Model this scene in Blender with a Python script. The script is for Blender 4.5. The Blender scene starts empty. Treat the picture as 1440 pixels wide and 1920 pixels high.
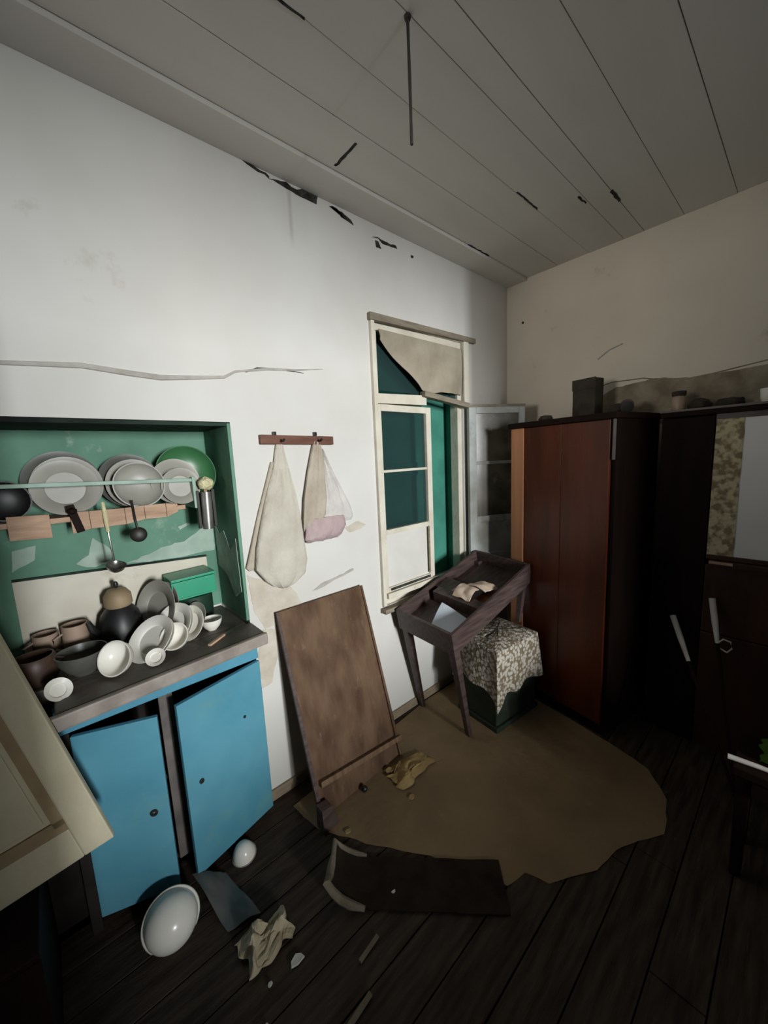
import bpy, bmesh, math, random
from mathutils import Vector, Matrix, noise
R = random.Random(7)
SC = bpy.context.scene
COL = SC.collection
PI = math.pi
V = Vector

# ------------------------------------------------------------------ camera
YAW, PITCH, ROLL, FPX = math.radians(48.475), math.radians(8.209), math.radians(-2.623), 711.8
fw = V((math.cos(YAW)*math.cos(PITCH), math.sin(YAW)*math.cos(PITCH), -math.sin(PITCH)))
r0 = V((math.sin(YAW), -math.cos(YAW), 0)); u0 = r0.cross(fw)
rt = r0*math.cos(ROLL) + u0*math.sin(ROLL); up = -r0*math.sin(ROLL) + u0*math.cos(ROLL)
cam = bpy.data.cameras.new('camera'); camo = bpy.data.objects.new('camera', cam); COL.objects.link(camo)
cam.sensor_fit = 'VERTICAL'; cam.sensor_height = 36; cam.sensor_width = 27
cam.lens = 36*FPX/1920; cam.clip_start = .02
M = Matrix.Identity(4)
for i in range(3):
    M[i][0] = rt[i]; M[i][1] = up[i]; M[i][2] = -fw[i]
M[2][3] = 1.5
camo.matrix_world = M
SC.camera = camo

# ------------------------------------------------------------------ sky and light
w = bpy.data.worlds.new('world'); SC.world = w; w.use_nodes = True
wb = w.node_tree.nodes['Background']; wb.inputs[0].default_value = (.62, .76, 1, 1); wb.inputs[1].default_value = .25

def area(name, loc, aim, sx, sy, power, col, spread=180):
    l = bpy.data.lights.new(name, 'AREA'); l.shape = 'RECTANGLE'; l.size = sx; l.size_y = sy
    l.energy = power; l.color = col; l.spread = math.radians(spread)
    o = bpy.data.objects.new(name, l); COL.objects.link(o); o.location = loc
    o.rotation_euler = (V(aim)-V(loc)).to_track_quat('-Z', 'Y').to_euler()
    return o
# daylight outside the window in the wall behind the camera: one patch of bright sky, one broad
area('daylight_key', (.52, -7.0, 1.85), (1.3, 1.5, 1.4), .18, 1.6, 360, (.90, .96, 1))
area('daylight_broad', (.32, -7.0, 1.9), (1.0, 1.5, 1.4), 1.4, 1.5, 430, (.99, .99, .97))
# added fill lamp through a made-up high window, lifting the end wall
area('end_wall_fill', (-5.6, .9, 1.65), (2.5, .9, 1.9), 1.0, .9, 98, (1, .96, .9))
# added fill lamp outside, aimed up to brighten the ceiling
area('ceiling_fill', (.8, -2.9, .35), (1.0, 1.2, 2.6), 1.2, 1.0, 1.2, (1, .97, .93), 90)
SC.view_settings.view_transform = 'Standard'; SC.view_settings.look = 'None'
SC.view_settings.gamma = 1; SC.view_settings.use_curve_mapping = False
SC.view_settings.exposure = 0

# ------------------------------------------------------------------ materials
def lin(c):
    return tuple((x/12.92 if x <= .04045 else ((x+.055)/1.055)**2.4) for x in [k/255 for k in c])
def mat(name, c1, c2=None, scale=6, rough=.7, bump=0, bscale=40, stretch=(1, 1, 1), lo=.35, hi=.65, metal=0, spots=None, spec=.5):
    m = bpy.data.materials.new(name); m.use_nodes = True
    nt = m.node_tree; b = nt.nodes['Principled BSDF']; L = nt.links
    b.inputs['Roughness'].default_value = rough; b.inputs['Metallic'].default_value = metal
    b.inputs['Specular IOR Level'].default_value = spec
    c1 = (*lin(c1), 1); c2 = (*lin(c2), 1) if c2 else c1
    tc = nt.nodes.new('ShaderNodeTexCoord'); mp = nt.nodes.new('ShaderNodeMapping')
    mp.inputs['Scale'].default_value = stretch; L.new(tc.outputs['Object'], mp.inputs[0])
    n = nt.nodes.new('ShaderNodeTexNoise'); n.inputs['Scale'].default_value = scale; n.inputs['Detail'].default_value = 6
    L.new(mp.outputs[0], n.inputs['Vector'])
    r = nt.nodes.new('ShaderNodeValToRGB'); r.color_ramp.elements[0].position = lo; r.color_ramp.elements[1].position = hi
    r.color_ramp.elements[0].color = c1; r.color_ramp.elements[1].color = c2
    L.new(n.outputs['Fac'], r.inputs[0]); out = r.outputs[0]
    if spots:
        sc_, sl, sh, colr = spots
        n2 = nt.nodes.new('ShaderNodeTexNoise'); n2.inputs['Scale'].default_value = sc_; n2.inputs['Detail'].default_value = 8
        n2.inputs['Roughness'].default_value = .65
        L.new(mp.outputs[0], n2.inputs['Vector'])
        r2 = nt.nodes.new('ShaderNodeValToRGB'); r2.color_ramp.elements[0].position = sl; r2.color_ramp.elements[1].position = sh
        L.new(n2.outputs['Fac'], r2.inputs[0])
        mx = nt.nodes.new('ShaderNodeMix'); mx.data_type = 'RGBA'
        L.new(r2.outputs[0], mx.inputs[0]); L.new(out, mx.inputs[6]); mx.inputs[7].default_value = (*lin(colr), 1)
        out = mx.outputs[2]
    L.new(out, b.inputs['Base Color'])
    if bump:
        n3 = nt.nodes.new('ShaderNodeTexNoise'); n3.inputs['Scale'].default_value = bscale; n3.inputs['Detail'].default_value = 5
        L.new(mp.outputs[0], n3.inputs['Vector'])
        bp = nt.nodes.new('ShaderNodeBump'); bp.inputs['Strength'].default_value = bump; bp.inputs['Distance'].default_value = .02
        L.new(n3.outputs['Fac'], bp.inputs['Height']); L.new(bp.outputs[0], b.inputs['Normal'])
    return m
PLASTER = mat('plaster', (214, 212, 206), (205, 202, 195), 2.2, .9, .12, 9, spots=(5, .66, .8, (188, 182, 170)), spec=.15)
PLASTER_R = mat('plaster_end', (222, 213, 197), (212, 202, 186), 2.0, .9, .12, 9, spots=(4, .62, .8, (150, 138, 118)), spec=.15)
CEIL = mat('ceiling_paint', (216, 212, 204), (204, 200, 192), 1.6, .9, .08, 8, (.5, 2, 1), spec=.15)
PATCH = mat('old_plaster', (206, 198, 184), (188, 178, 162), 12, .95, .3, 30, spec=.1)
GREYPATCH = mat('dirty_plaster', (160, 150, 130), (124, 114, 96), 10, .95, .4, 24, spec=.1)
HOLE = mat('bare_lath', (70, 70, 66), (44, 42, 38), 30, .95, .4, 40, spec=.05)
CRACK = mat('crack_dust', (182, 178, 170), (164, 159, 150), 20, .95, spec=.05)
FLOOR = mat('floor_board', (74, 62, 52), (46, 37, 30), 5, .75, .25, 30, (1, 9, 1), spots=(9, .6, .82, (98, 86, 72)), spec=.2)
LINO = mat('lino_brown', (144, 122, 92), (124, 104, 76), 3.0, .72, .2, 26, spots=(7, .6, .82, (154, 134, 106)), spec=.25)
MAT = mat('dark_mat', (46, 37, 29), (34, 27, 21), 14, .9, .3, 60, spec=.15)
RIM = mat('pale_edge', (122, 112, 96), (100, 90, 76), 20, .8, spec=.2)
BASE = mat('skirting', (152, 138, 116), (128, 112, 92), 9, .7, .1, 30, (1, 4, 4))
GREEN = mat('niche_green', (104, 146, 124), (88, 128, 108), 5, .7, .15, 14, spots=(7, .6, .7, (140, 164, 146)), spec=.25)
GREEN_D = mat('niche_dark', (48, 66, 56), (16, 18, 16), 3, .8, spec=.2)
PALE_GREEN = mat('flaked_green', (172, 188, 174), (150, 170, 156), 12, .85, .2, 30, spec=.15)
SPLASH = mat('splash_panel', (212, 206, 190), (190, 182, 164), 4, .5, spots=(6, .62, .8, (158, 148, 126)), spec=.3)
WORN = mat('worn_board', (196, 164, 138), (164, 132, 108), 8, .8, .2, 30, (1, 6, 6))
RAIL = mat('pale_green_rail', (150, 176, 158), (128, 156, 138), 18, .5)
STONE = mat('counter_stone', (104, 96, 88), (78, 71, 64), 7, .55, .1, 40, spots=(16, .6, .75, (128, 118, 108)))
NOSE = mat('counter_nosing', (158, 148, 138), (130, 120, 110), 14, .6, .1, 40)
BLUE = mat('blue_paint', (86, 150, 172), (74, 136, 158), 5, .5, .06, 20, spots=(7, .66, .82, (96, 146, 148)), spec=.35)
BLUE_D = mat('blue_door_worn', (92, 152, 170), (76, 138, 158), 4, .5, .06, 20, spots=(5, .58, .78, (104, 150, 146)), spec=.35)
DARKIN = mat('dark_interior', (54, 50, 46), (36, 33, 30), 6, .9, spec=.1)
GREYWOOD = mat('grey_stile', (112, 104, 100), (84, 78, 76), 10, .8)
CREAM = mat('cream_paint', (198, 190, 164), (184, 175, 148), 5, .6, .12, 30, (1, 1, 1), spots=(9, .66, .82, (160, 146, 116)), spec=.3)
CREAM_D = mat('cream_groove', (156, 138, 106), (138, 120, 92), 9, .7, spec=.2)
WHITEW = mat('window_paint', (218, 212, 196), (204, 196, 178), 9, .6, .12, 36, spots=(10, .64, .76, (160, 146, 120)), spec=.3)
PANELW = mat('window_panel', (214, 212, 206), (204, 200, 192), 5, .7, spec=.25)
TAUPE = mat('lintel_wood', (142, 132, 114), (118, 108, 92), 9, .8, .2, 30, (1, 5, 5))
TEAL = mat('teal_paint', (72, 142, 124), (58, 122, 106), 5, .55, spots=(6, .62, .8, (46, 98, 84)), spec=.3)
TEAL_D = mat('teal_shaded', (50, 106, 90), (38, 84, 70), 5, .6, spec=.3)  # darker copy of the teal, shade put into the colour
SHEET = mat('torn_sheet', (168, 158, 140), (146, 136, 118), 6, .9, .3, 30, spec=.1)
SASHGREY = mat('sash_weathered', (176, 180, 178), (140, 140, 130), 6, .6, .1, 30, spots=(7, .58, .76, (110, 104, 86)), spec=.3)
DIRTYGLASS = mat('dirty_pane', (112, 108, 92), (72, 68, 54), 7, .25, spots=(9, .62, .74, (168, 164, 148)))
DARKWOOD = mat('dark_stained_wood', (84, 68, 64), (58, 45, 42), 7, .5, .12, 40, (1, 8, 8), spots=(9, .62, .8, (84, 70, 64)))
BROWNB = mat('board_brown', (110, 86, 66), (80, 58, 42), 4.5, .75, .2, 26, (3, 3, 1), spots=(8, .6, .78, (132, 108, 88)), spec=.25)
BATTEN = mat('batten_brown', (122, 96, 70), (96, 72, 52), 8, .75, .15, 30, (6, 1, 1))
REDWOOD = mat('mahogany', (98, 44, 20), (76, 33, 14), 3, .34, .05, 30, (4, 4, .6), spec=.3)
BLACKWOOD = mat('dark_and_shaded_wood', (34, 20, 14), (24, 14, 10), 3, .7, .05, 30, (4, 4, .6), spec=.12)  # near-black wood; on wardrobe and crate the colour stands for shade
ORANGEW = mat('orange_edge_wood', (212, 146, 104), (194, 128, 90), 6, .55, .1, 30, (4, 4, .4))  # paler and more orange than the wardrobe doors
PEGW = mat('rack_wood', (112, 68, 48), (88, 52, 36), 8, .6, .1, 40, (1, 6, 6))
CANVAS = mat('canvas_bag', (204, 198, 184), (188, 181, 166), 10, .95, .3, 60, spec=.05)
BEIGECL = mat('beige_cloth', (188, 178, 162), (172, 160, 144), 9, .95, .3, 60, spec=.05)
PINK = mat('pinkish_cloth', (190, 170, 168), (170, 150, 150), 9, .95, .3, 60, spec=.05)
PALECL = mat('pale_cloth', (214, 210, 204), (196, 190, 184), 9, .95, .3, 60, spec=.05)
CHINA = mat('white_china', (240, 237, 228), (230, 225, 213), 6, .25)
CHINA_OLD = mat('dusty_china', (168, 166, 156), (146, 142, 132), 6, .4)
CHINA_DK = mat('grey_enamel', (92, 92, 86), (70, 70, 64), 9, .4)
ENAMEL_G = mat('green_enamel', (66, 118, 76), (52, 100, 62), 6, .35)
ENAMEL_DG = mat('dark_green_enamel', (40, 64, 52), (28, 48, 38), 6, .4)
BLACKPOT = mat('black_pot', (32, 32, 32), (22, 22, 22), 8, .45)
TIN = mat('grey_tin', (150, 148, 144), (112, 110, 106), 12, .35, metal=.6)
IRON = mat('dark_iron', (44, 42, 40), (30, 28, 26), 10, .45, metal=.5)
STEEL = mat('steel', (176, 174, 168), (140, 138, 132), 12, .25, metal=.9)
CREAMBR = mat('cream_bristle', (224, 216, 174), (204, 194, 150), 30, .9, .5, 90, spec=.1)
TAN = mat('tan_lid', (158, 138, 108), (132, 112, 86), 9, .6)
BROWNPOT = mat('brown_pot', (92, 70, 58), (70, 52, 42), 7, .45)
PINKPOT = mat('beige_pot', (170, 146, 128), (146, 124, 106), 7, .6)
TEALPL = mat('teal_plastic', (44, 160, 122), (36, 146, 110), 4, .35)
BLUEPAPER = mat('pale_paper', (214, 222, 232), (200, 210, 222), 5, .7, spec=.2)
BOOKP = mat('old_paper', (220, 200, 180), (200, 174, 152), 9, .9, spec=.1)
RUST = mat('rust_cloth', (140, 92, 68), (112, 70, 50), 9, .9, spec=.1)
CRATE = mat('crate_green', (42, 54, 40), (28, 38, 28), 8, .7, .1, 30)
STRAW = mat('straw_cloth', (176, 152, 104), (150, 126, 84), 12, .9, .3, 50, spec=.1)
PAPER = mat('crumpled_paper', (190, 178, 152), (160, 146, 120), 9, .9, .3, 40, spec=.1)
GREYSH = mat('grey_plastic', (104, 104, 100), (86, 86, 82), 7, .5)
LACE = mat('lace_cloth', (206, 194, 160), (140, 126, 98), 34, .95, .5, 60, lo=.42, hi=.58, spec=.05)
PALEPANE = mat('pale_pane', (232, 230, 226), (224, 222, 218), 3, .5)
BROWNCAB = mat('brown_cabinet', (66, 40, 26), (50, 29, 18), 4, .4, .06, 30, (3, 3, .7))
GREENCL = mat('green_cloth', (76, 104, 44), (56, 82, 32), 9, .95, .3, 50, spec=.05)
STICKP = mat('pale_stick', (226, 218, 212), (206, 198, 190), 14, .55)
CORD = mat('dark_cord', (62, 58, 52), (48, 44, 40), 20, .8)
JAR = mat('dull_jar', (172, 150, 128), (140, 118, 96), 8, .4)
CLUTTER = mat('dark_clutter', (62, 54, 42), (42, 36, 28), 14, .85, .2, 40)
def glass(name, col, rough=.08):
    m = bpy.data.materials.new(name); m.use_nodes = True; nt = m.node_tree
    b = nt.nodes['Principled BSDF']; out = nt.nodes['Material Output']
    b.inputs['Base Color'].default_value = (*lin(col), 1); b.inputs['Roughness'].default_value = rough
    t = nt.nodes.new('ShaderNodeBsdfTransparent'); t.inputs[0].default_value = (.72, .84, .82, 1)
    mx = nt.nodes.new('ShaderNodeMixShader'); mx.inputs[0].default_value = .35
    nt.links.new(t.outputs[0], mx.inputs[1]); nt.links.new(b.outputs[0], mx.inputs[2]); nt.links.new(mx.outputs[0], out.inputs[0])
    return m
GLASS = glass('dusty_glass', (58, 84, 84))
# crochet pattern for the seat cover
def crochet():
    m = mat('crochet_cover', (176, 166, 148), (150, 140, 122), 8, .95, .5, 70, spec=.05)
    nt = m.node_tree; b = nt.nodes['Principled BSDF']; tc = nt.nodes['Texture Coordinate']
    vo = nt.nodes.new('ShaderNodeTexVoronoi'); vo.inputs['Scale'].default_value = 52; vo.feature = 'F1'
    nt.links.new(tc.outputs['Object'], vo.inputs['Vector'])
    r = nt.nodes.new('ShaderNodeValToRGB'); r.color_ramp.elements[0].position = .40; r.color_ramp.elements[1].position = .62
    r.color_ramp.elements[0].color = (*lin((196, 188, 176)), 1); r.color_ramp.elements[1].color = (*lin((124, 112, 92)), 1)
    nt.links.new(vo.outputs['Distance'], r.inputs[0]); nt.links.new(r.outputs[0], b.inputs['Base Color'])
    return m
CROCHET = crochet()

# ------------------------------------------------------------------ mesh helpers (world coordinates)
class B:
    def __init__(s): s.bm = bmesh.new()
    def box(s, x0, x1, y0, y1, z0, z1):
        return s.hexa([(x0,y0,z0),(x1,y0,z0),(x1,y1,z0),(x0,y1,z0),(x0,y0,z1),(x1,y0,z1),(x1,y1,z1),(x0,y1,z1)])
    def hexa(s, p):
        v = [s.bm.verts.new(q) for q in p]
        for f in ((3,2,1,0),(4,5,6,7),(0,1,5,4),(1,2,6,5),(2,3,7,6),(3,0,4,7)): s.bm.faces.new([v[i] for i in f])
        return s
    def obox(s, o, a, b, c, ra, rb, rc):
        """box from origin o along axes a,b,c over ranges"""
        o, a, b, c = V(o), V(a), V(b), V(c)
        P = lambda i, j, k: o + a*ra[i] + b*rb[j] + c*rc[k]
        return s.hexa([P(0,0,0),P(1,0,0),P(1,1,0),P(0,1,0),P(0,0,1),P(1,0,1),P(1,1,1),P(0,1,1)])
    def bar(s, p0, p1, w, d, upv=(0, 0, 1), w1=None, d1=None):
        p0, p1 = V(p0), V(p1); t = (p1-p0).normalized(); a = V(upv).cross(t)
        if a.length < 1e-4: a = V((1, 0, 0)).cross(t)
        a.normalize(); b = t.cross(a); w1 = w1 or w; d1 = d1 or d; q = []
        for p, ww, dd in ((p0, w, d), (p1, w1, d1)):
            q += [p-a*ww/2-b*dd/2, p+a*ww/2-b*dd/2, p+a*ww/2+b*dd/2, p-a*ww/2+b*dd/2]
        return s.hexa(q)
    def tube(s, pts, r, n=8, r1=None):
        pts = [V(p) for p in pts]; rings = []
        for i, p in enumerate(pts):
            t = (pts[min(i+1, len(pts)-1)] - pts[max(i-1, 0)]).normalized()
            a = t.cross(V((0, 0, 1)))
            if a.length < 1e-3: a = t.cross(V((1, 0, 0)))
            a.normalize(); b = t.cross(a)
            rr = r if r1 is None else r + (r1-r)*i/(len(pts)-1)
            if isinstance(r, (list, tuple)): rr = r[i]
            rings.append([s.bm.verts.new(p + a*rr*math.cos(2*PI*k/n) + b*rr*math.sin(2*PI*k/n)) for k in range(n)])
        for A, C in zip(rings, rings[1:]):
            for k in range(n): s.bm.faces.new((A[k], A[(k+1) % n], C[(k+1) % n], C[k]))
        s.bm.faces.new(rings[0][::-1]); s.bm.faces.new(rings[-1])
        return s
    def lathe(s, prof, o=(0, 0, 0), ax=(0, 0, 1), n=28):
        """closed or open profile of (r, h) about axis ax at o"""
        o, ax = V(o), V(ax).normalized(); q = ax.to_track_quat('Z', 'Y'); rings = []
        for r, h in prof:
            if r < 1e-5: rings.append([s.bm.verts.new(o + q @ V((0, 0, h)))])
            else: rings.append([s.bm.verts.new(o + q @ V((r*math.cos(2*PI*k/n), r*math.sin(2*PI*k/n), h))) for k in range(n)])
        for A, C in zip(rings, rings[1:]):
            for k in range(n):
                j = (k+1) % n
                if len(A) == 1 and len(C) == 1: continue
                if len(A) == 1: s.bm.faces.new((A[0], C[j], C[k]))
                elif len(C) == 1: s.bm.faces.new((A[k], A[j], C[0]))
                else: s.bm.faces.new((A[k], A[j], C[j], C[k]))
        return s
    def prism(s, pts, d):
        """polygon pts (world) extruded by vector d"""
        d = V(d); a = [s.bm.verts.new(V(p)) for p in pts]; b = [s.bm.verts.new(V(p)+d) for p in pts]
        n = len(pts); s.bm.faces.new(a); s.bm.faces.new(b[::-1])
        for i in range(n): s.bm.faces.new((a[i], b[i], b[(i+1) % n], a[(i+1) % n]))
        return s
    def loft(s, rings, cap=True):
        rr = [[s.bm.verts.new(V(p)) for p in ring] for ring in rings]; n = len(rr[0])
        for A, C in zip(rr, rr[1:]):
            for k in range(n): s.bm.faces.new((A[k], A[(k+1) % n], C[(k+1) % n], C[k]))
        if cap: s.bm.faces.new(rr[0][::-1]); s.bm.faces.new(rr[-1])
        return s
    def sheet(s, f, nu, nv, t=.002):
        """thick sheet from f(u,v)"""
        P = [[V(f(i/nu, j/nv)) for j in range(nv+1)] for i in range(nu+1)]
        def nrm(i, j):
            a = P[min(i+1, nu)][j]-P[max(i-1, 0)][j]; b = P[i][min(j+1, nv)]-P[i][max(j-1, 0)]
            c = a.cross(b); return c.normalized() if c.length > 1e-9 else V((0, 0, 1))
        A = [[s.bm.verts.new(P[i][j]) for j in range(nv+1)] for i in range(nu+1)]
        C = [[s.bm.verts.new(P[i][j]+nrm(i, j)*t) for j in range(nv+1)] for i in range(nu+1)]
        for i in range(nu):
            for j in range(nv):
                s.bm.faces.new((A[i][j], A[i][j+1], A[i+1][j+1], A[i+1][j])); s.bm.faces.new((C[i][j], C[i+1][j], C[i+1][j+1], C[i][j+1]))
        for i in range(nu):
            s.bm.faces.new((A[i][0], A[i+1][0], C[i+1][0], C[i][0])); s.bm.faces.new((A[i][nv], C[i][nv], C[i+1][nv], A[i+1][nv]))
        for j in range(nv):
            s.bm.faces.new((A[0][j], C[0][j], C[0][j+1], A[0][j+1])); s.bm.faces.new((A[nu][j], A[nu][j+1], C[nu][j+1], C[nu][j]))
        return s

def origin(o):
    p = V(o.location)
    while o.parent: o = o.parent; p += V(o.location)
    return p
def obj(name, b, m, parent=None, base=None, bev=0, smooth=False, label=None):
    """link the builder's mesh as one object; origin = parent's origin or base"""
    bm = b.bm
    bmesh.ops.recalc_face_normals(bm, faces=bm.faces[:])
    if bev: bmesh.ops.bevel(bm, geom=bm.edges[:], offset=bev, segments=2, affect='EDGES', profile=.6, clamp_overlap=True)
    o0 = origin(parent) if parent else V(base if base else (0, 0, 0))
    for v in bm.verts: v.co -= o0
    me = bpy.data.meshes.new(name); bm.to_mesh(me); bm.free(); me.materials.append(m)
    if smooth:
        for p in me.polygons: p.use_smooth = True
        try: me.set_sharp_from_angle(angle=math.radians(42))
        except Exception: pass
    o = bpy.data.objects.new(name, me); COL.objects.link(o)
    if parent: o.parent = parent
    else: o.location = o0
    if label: o['label'] = label
    return o
def tag(o, label, cat, group=None):
    o['label'] = label; o['category'] = cat
    if group: o['group'] = group
    return o
def thing(name, base, label, cat, group=None):
    o = bpy.data.objects.new(name, None); COL.objects.link(o); o.location = base; o.empty_display_size = .05
    return tag(o, label, cat, group)
def struct(o): o['kind'] = 'structure'; return o
def one(name, b, m, base, label, cat, group=None, bev=0, smooth=False):
    return tag(obj(name, b, m, None, base, bev, smooth), label, cat, group)
def nz(*p, s=1): return noise.noise(V(p)*s)

# ------------------------------------------------------------------ room shell
X0, X1, Y0, Y1, ZC = -1.6, 2.56, -1.5, 1.5, 2.64
fl = struct(obj('floor', B().box(X0-.2, X1+.2, Y0-.2, Y1+.5, -.08, -.03), MAT))
y = Y0; k = 0
while y < Y1-.001:
    y2 = min(y+.131, Y1); xs = [X0, R.uniform(-.6, .1), R.uniform(.9, 1.6), X1]
    for a, c in zip(xs, xs[1:]):
        obj('plank', B().box(a+.0015, c-.0015, y+.002, y2-.002, -.0295, -.0005-R.random()*.002), FLOOR, fl, bev=.002)
    y = y2
wl = struct(obj('wall_left', (lambda b: (b.box(X0, -.22, Y1, Y1+.4, -.0295, ZC), b.box(-.22, .56, Y1, Y1+.4, 1.66, ZC), b.box(-.22, .56, Y1+.3, Y1+.4, -.0295, 1.66),
      b.box(.56, 1.285, Y1, Y1+.4, -.0295, ZC), b.box(1.285, 2.04, Y1, Y1+.4, 2.18, ZC), b.box(1.285, 2.04, Y1, Y1+.4, -.0295, .69),
      b.box(2.04, X1+.2, Y1, Y1+.4, -.0295, ZC), b)[-1])(B()), PLASTER))
wr = struct(obj('wall_right', B().box(X1, X1+.2, Y0-.2, Y1, -.0295, ZC), PLASTER_R))
WX0, WX1, WZ0, WZ1 = .10, 1.57, .70, 2.24
wbk = struct(obj('wall_back', (lambda b: (b.box(X0, WX0, Y0-.2, Y0, -.0295, ZC), b.box(WX1, X1, Y0-.2, Y0, -.0295, ZC), b.box(WX0, WX1, Y0-.2, Y0, -.0295, WZ0), b.box(WX0, WX1, Y0-.2, Y0, WZ1, ZC), b)[-1])(B()), PLASTER))
wfr = struct(obj('wall_front', (lambda b: (b.box(X0-.2, X0, Y0-.2, Y1+.4, 0, 1.45), b.box(X0-.2, X0, Y0-.2, .5, 1.45, 2.3), b.box(X0-.2, X0, 1.35, Y1+.4, 1.45, 2.3), b.box(X0-.2, X0, Y0-.2, Y1+.4, 2.3, ZC), b)[-1])(B()), PLASTER))
w3 = struct(obj('fill_window', (lambda b: (b.box(X0-.14, X0-.08, .5, .54, 1.45, 2.3), b.box(X0-.14, X0-.08, 1.31, 1.35, 1.45, 2.3), b.box(X0-.14, X0-.08, .54, 1.31, 1.45, 1.49), b.box(X0-.14, X0-.08, .54, 1.31, 2.26, 2.3), b)[-1])(B()), WHITEW))  # added unseen window that lets the end wall fill lamp in
w2 = struct(obj('window_2', (lambda b: (b.box(WX0, WX0+.04, Y0-.14, Y0-.06, WZ0, WZ1), b.box(WX1-.04, WX1, Y0-.14, Y0-.06, WZ0, WZ1),
      b.box(WX0+.04, WX1-.04, Y0-.14, Y0-.06, WZ0, WZ0+.04), b.box(WX0+.04, WX1-.04, Y0-.14, Y0-.06, WZ1-.04, WZ1), b)[-1])(B()), WHITEW))
ce = struct(obj('ceiling', B().box(X0-.2, X1+.2, Y0-.2, Y1+.4, ZC-.0015, ZC+.1), CEIL))
edges = [1.4995, 1.35, 1.15, .965, .785, .69]
while edges[-1] > Y0+.2: edges.append(edges[-1]-R.uniform(.17, .2))
edges.append(Y0)
for i, (a, c) in enumerate(zip(edges, edges[1:])):
    d = .0 if i else .016
    dz = R.uniform(-.003, .003)
    obj('plank', B().box(X0, X1, c+.0012, a-.0012 if i else a, ZC-.005-d+dz, ZC-.002), CEIL, ce, bev=.0012)
# split seams in the ceiling boards and flaked gaps along the wall head
def blob(name, parent, m, pts, ax, pos, d):
    """thin irregular patch; pts in wall coordinates"""
    P = []
    n = len(pts)
    for i in range(n):
        a, c = V(pts[i]), V(pts[(i+1) % n]); m_ = max(2, int((c-a).length/.018))
        for k in range(m_):
            q = a.lerp(c, k/m_); j = .006*V((nz(q.x*40, q.y*40, 1), nz(q.x*40, q.y*40, 7)))
            P.append(q + j)
    if ax == 'y': b = B().prism([(q.x, pos, q.y) for q in P], (0, d, 0))
    elif ax == 'x': b = B().prism([(pos, q.x, q.y) for q in P], (d, 0, 0))
    else: b = B().prism([(q.x, q.y, pos) for q in P], (0, 0, d))
    return obj(name, b, m, parent)
for pts in ([(.81, 2.600), (.88, 2.612), (.93, 2.603), (.96, 2.622), (1.03, 2.618), (1.02, 2.585), (.95, 2.582), (.90, 2.588)],
            [(1.09, 2.602), (1.13, 2.606), (1.15, 2.580), (1.22, 2.570), (1.21, 2.585), (1.155, 2.602)],
            [(1.33, 2.556), (1.37, 2.562), (1.40, 2.545), (1.50, 2.552), (1.49, 2.562), (1.41, 2.562)], [(1.35, 2.545), (1.37, 2.545), (1.385, 2.52), (1.355, 2.517)],
            [(.665, 2.632), (.74, 2.606), (.81, 2.600), (.81, 2.608), (.75, 2.616), (.68, 2.636)], [(1.60, 2.552), (1.62, 2.552), (1.62, 2.538), (1.60, 2.538)]):
    blob('plaster_hole', wl, HOLE, pts, 'y', Y1+.002, -.004)
for pts in ([(2.05, .682), (2.16, .684), (2.17, .696), (2.06, .697)], [(1.98, .806), (2.06, .80), (2.05, .79), (1.97, .796)],
            [(.998, 1.33), (1.010, 1.33), (1.007, 1.19), (.999, 1.19)], [(.56, .972), (.66, .966), (.655, .961), (.57, .966)],
            [(1.72, .962), (1.92, .966), (1.9, .957), (1.72, .955)], [(1.9, 1.35), (2.1, 1.352), (2.1, 1.342), (1.9, 1.344)]):
    blob('split_seam', ce, HOLE, pts, 'z', ZC-.0035, -.005)
# old crack running along the left wall, a soft ridge of lifted plaster
cr = [(-.4, 1.80), (-.05, 1.803), (.13, 1.817), (.25, 1.808), (.34, 1.803), (.45, 1.812), (.556, 1.826), (.60, 1.85), (.73, 1.874), (.86, 1.885), (1.0, 1.905)]
obj('crack', B().tube([(x, Y1+.0015, z+.004*nz(x*14, z, 3)) for x, z in cr], [.004, .007, .009, .010, .010, .008, .006, .005, .006, .005, .002]), CRACK, wl, smooth=True)
obj('crack', B().tube([(.64, Y1+.001, 1.852), (.69, Y1+.001, 1.873), (.78, Y1+.001, 1.880), (.90, Y1+.001, 1.876)], [.002, .004, .0035, .0015]), HOLE, wl, smooth=True)
blob('plaster_patch', wl, PATCH, [(.565, 1.05), (.60, 1.03), (.70, .975), (.76, .95), (.80, .87), (.82, .74), (.72, .73), (.66, .80), (.62, .80), (.58, .90)], 'y', Y1+.001, -.003)
blob('plaster_patch', wl, PATCH, [(.61, .80), (.67, .78), (.665, .66), (.63, .55), (.585, .54), (.58, .70)], 'y', Y1+.001, -.003)
blob('plaster_patch', wl, CRACK, [(.86, .90), (.93, .93), (1.02, .94), (1.10, .955), (1.11, .945), (1.0, .925), (.93, .905)], 'y', Y1+.001, -.003)
blob('plaster_patch', wl, PATCH, [(1.07, 1.165), (1.15, 1.19), (1.20, 1.165), (1.16, 1.145), (1.09, 1.14)], 'y', Y1+.001, -.003)
blob('plaster_patch', wr, GREYPATCH, [(.92, 1.68), (.90, 1.79), (.80, 1.84), (.60, 1.86), (.45, 1.835), (.30, 1.84), (.10, 1.85), (-.3, 1.88), (-.3, 1.6), (.5, 1.6)], 'x', X1+.001, -.004)
obj('crack', B().tube([(X1, .93, 1.85), (X1, .82, 1.875), (X1, .66, 1.87), (X1, .52, 1.83), (X1, .36, 1.84), (X1, .17, 1.865)], .003), GREYPATCH, wr, smooth=True)
obj('crack', B().tube([(X1, .90, 2.02), (X1, .84, 2.06), (X1, .77, 2.08)], .004), CRACK, wr, smooth=True)
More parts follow.
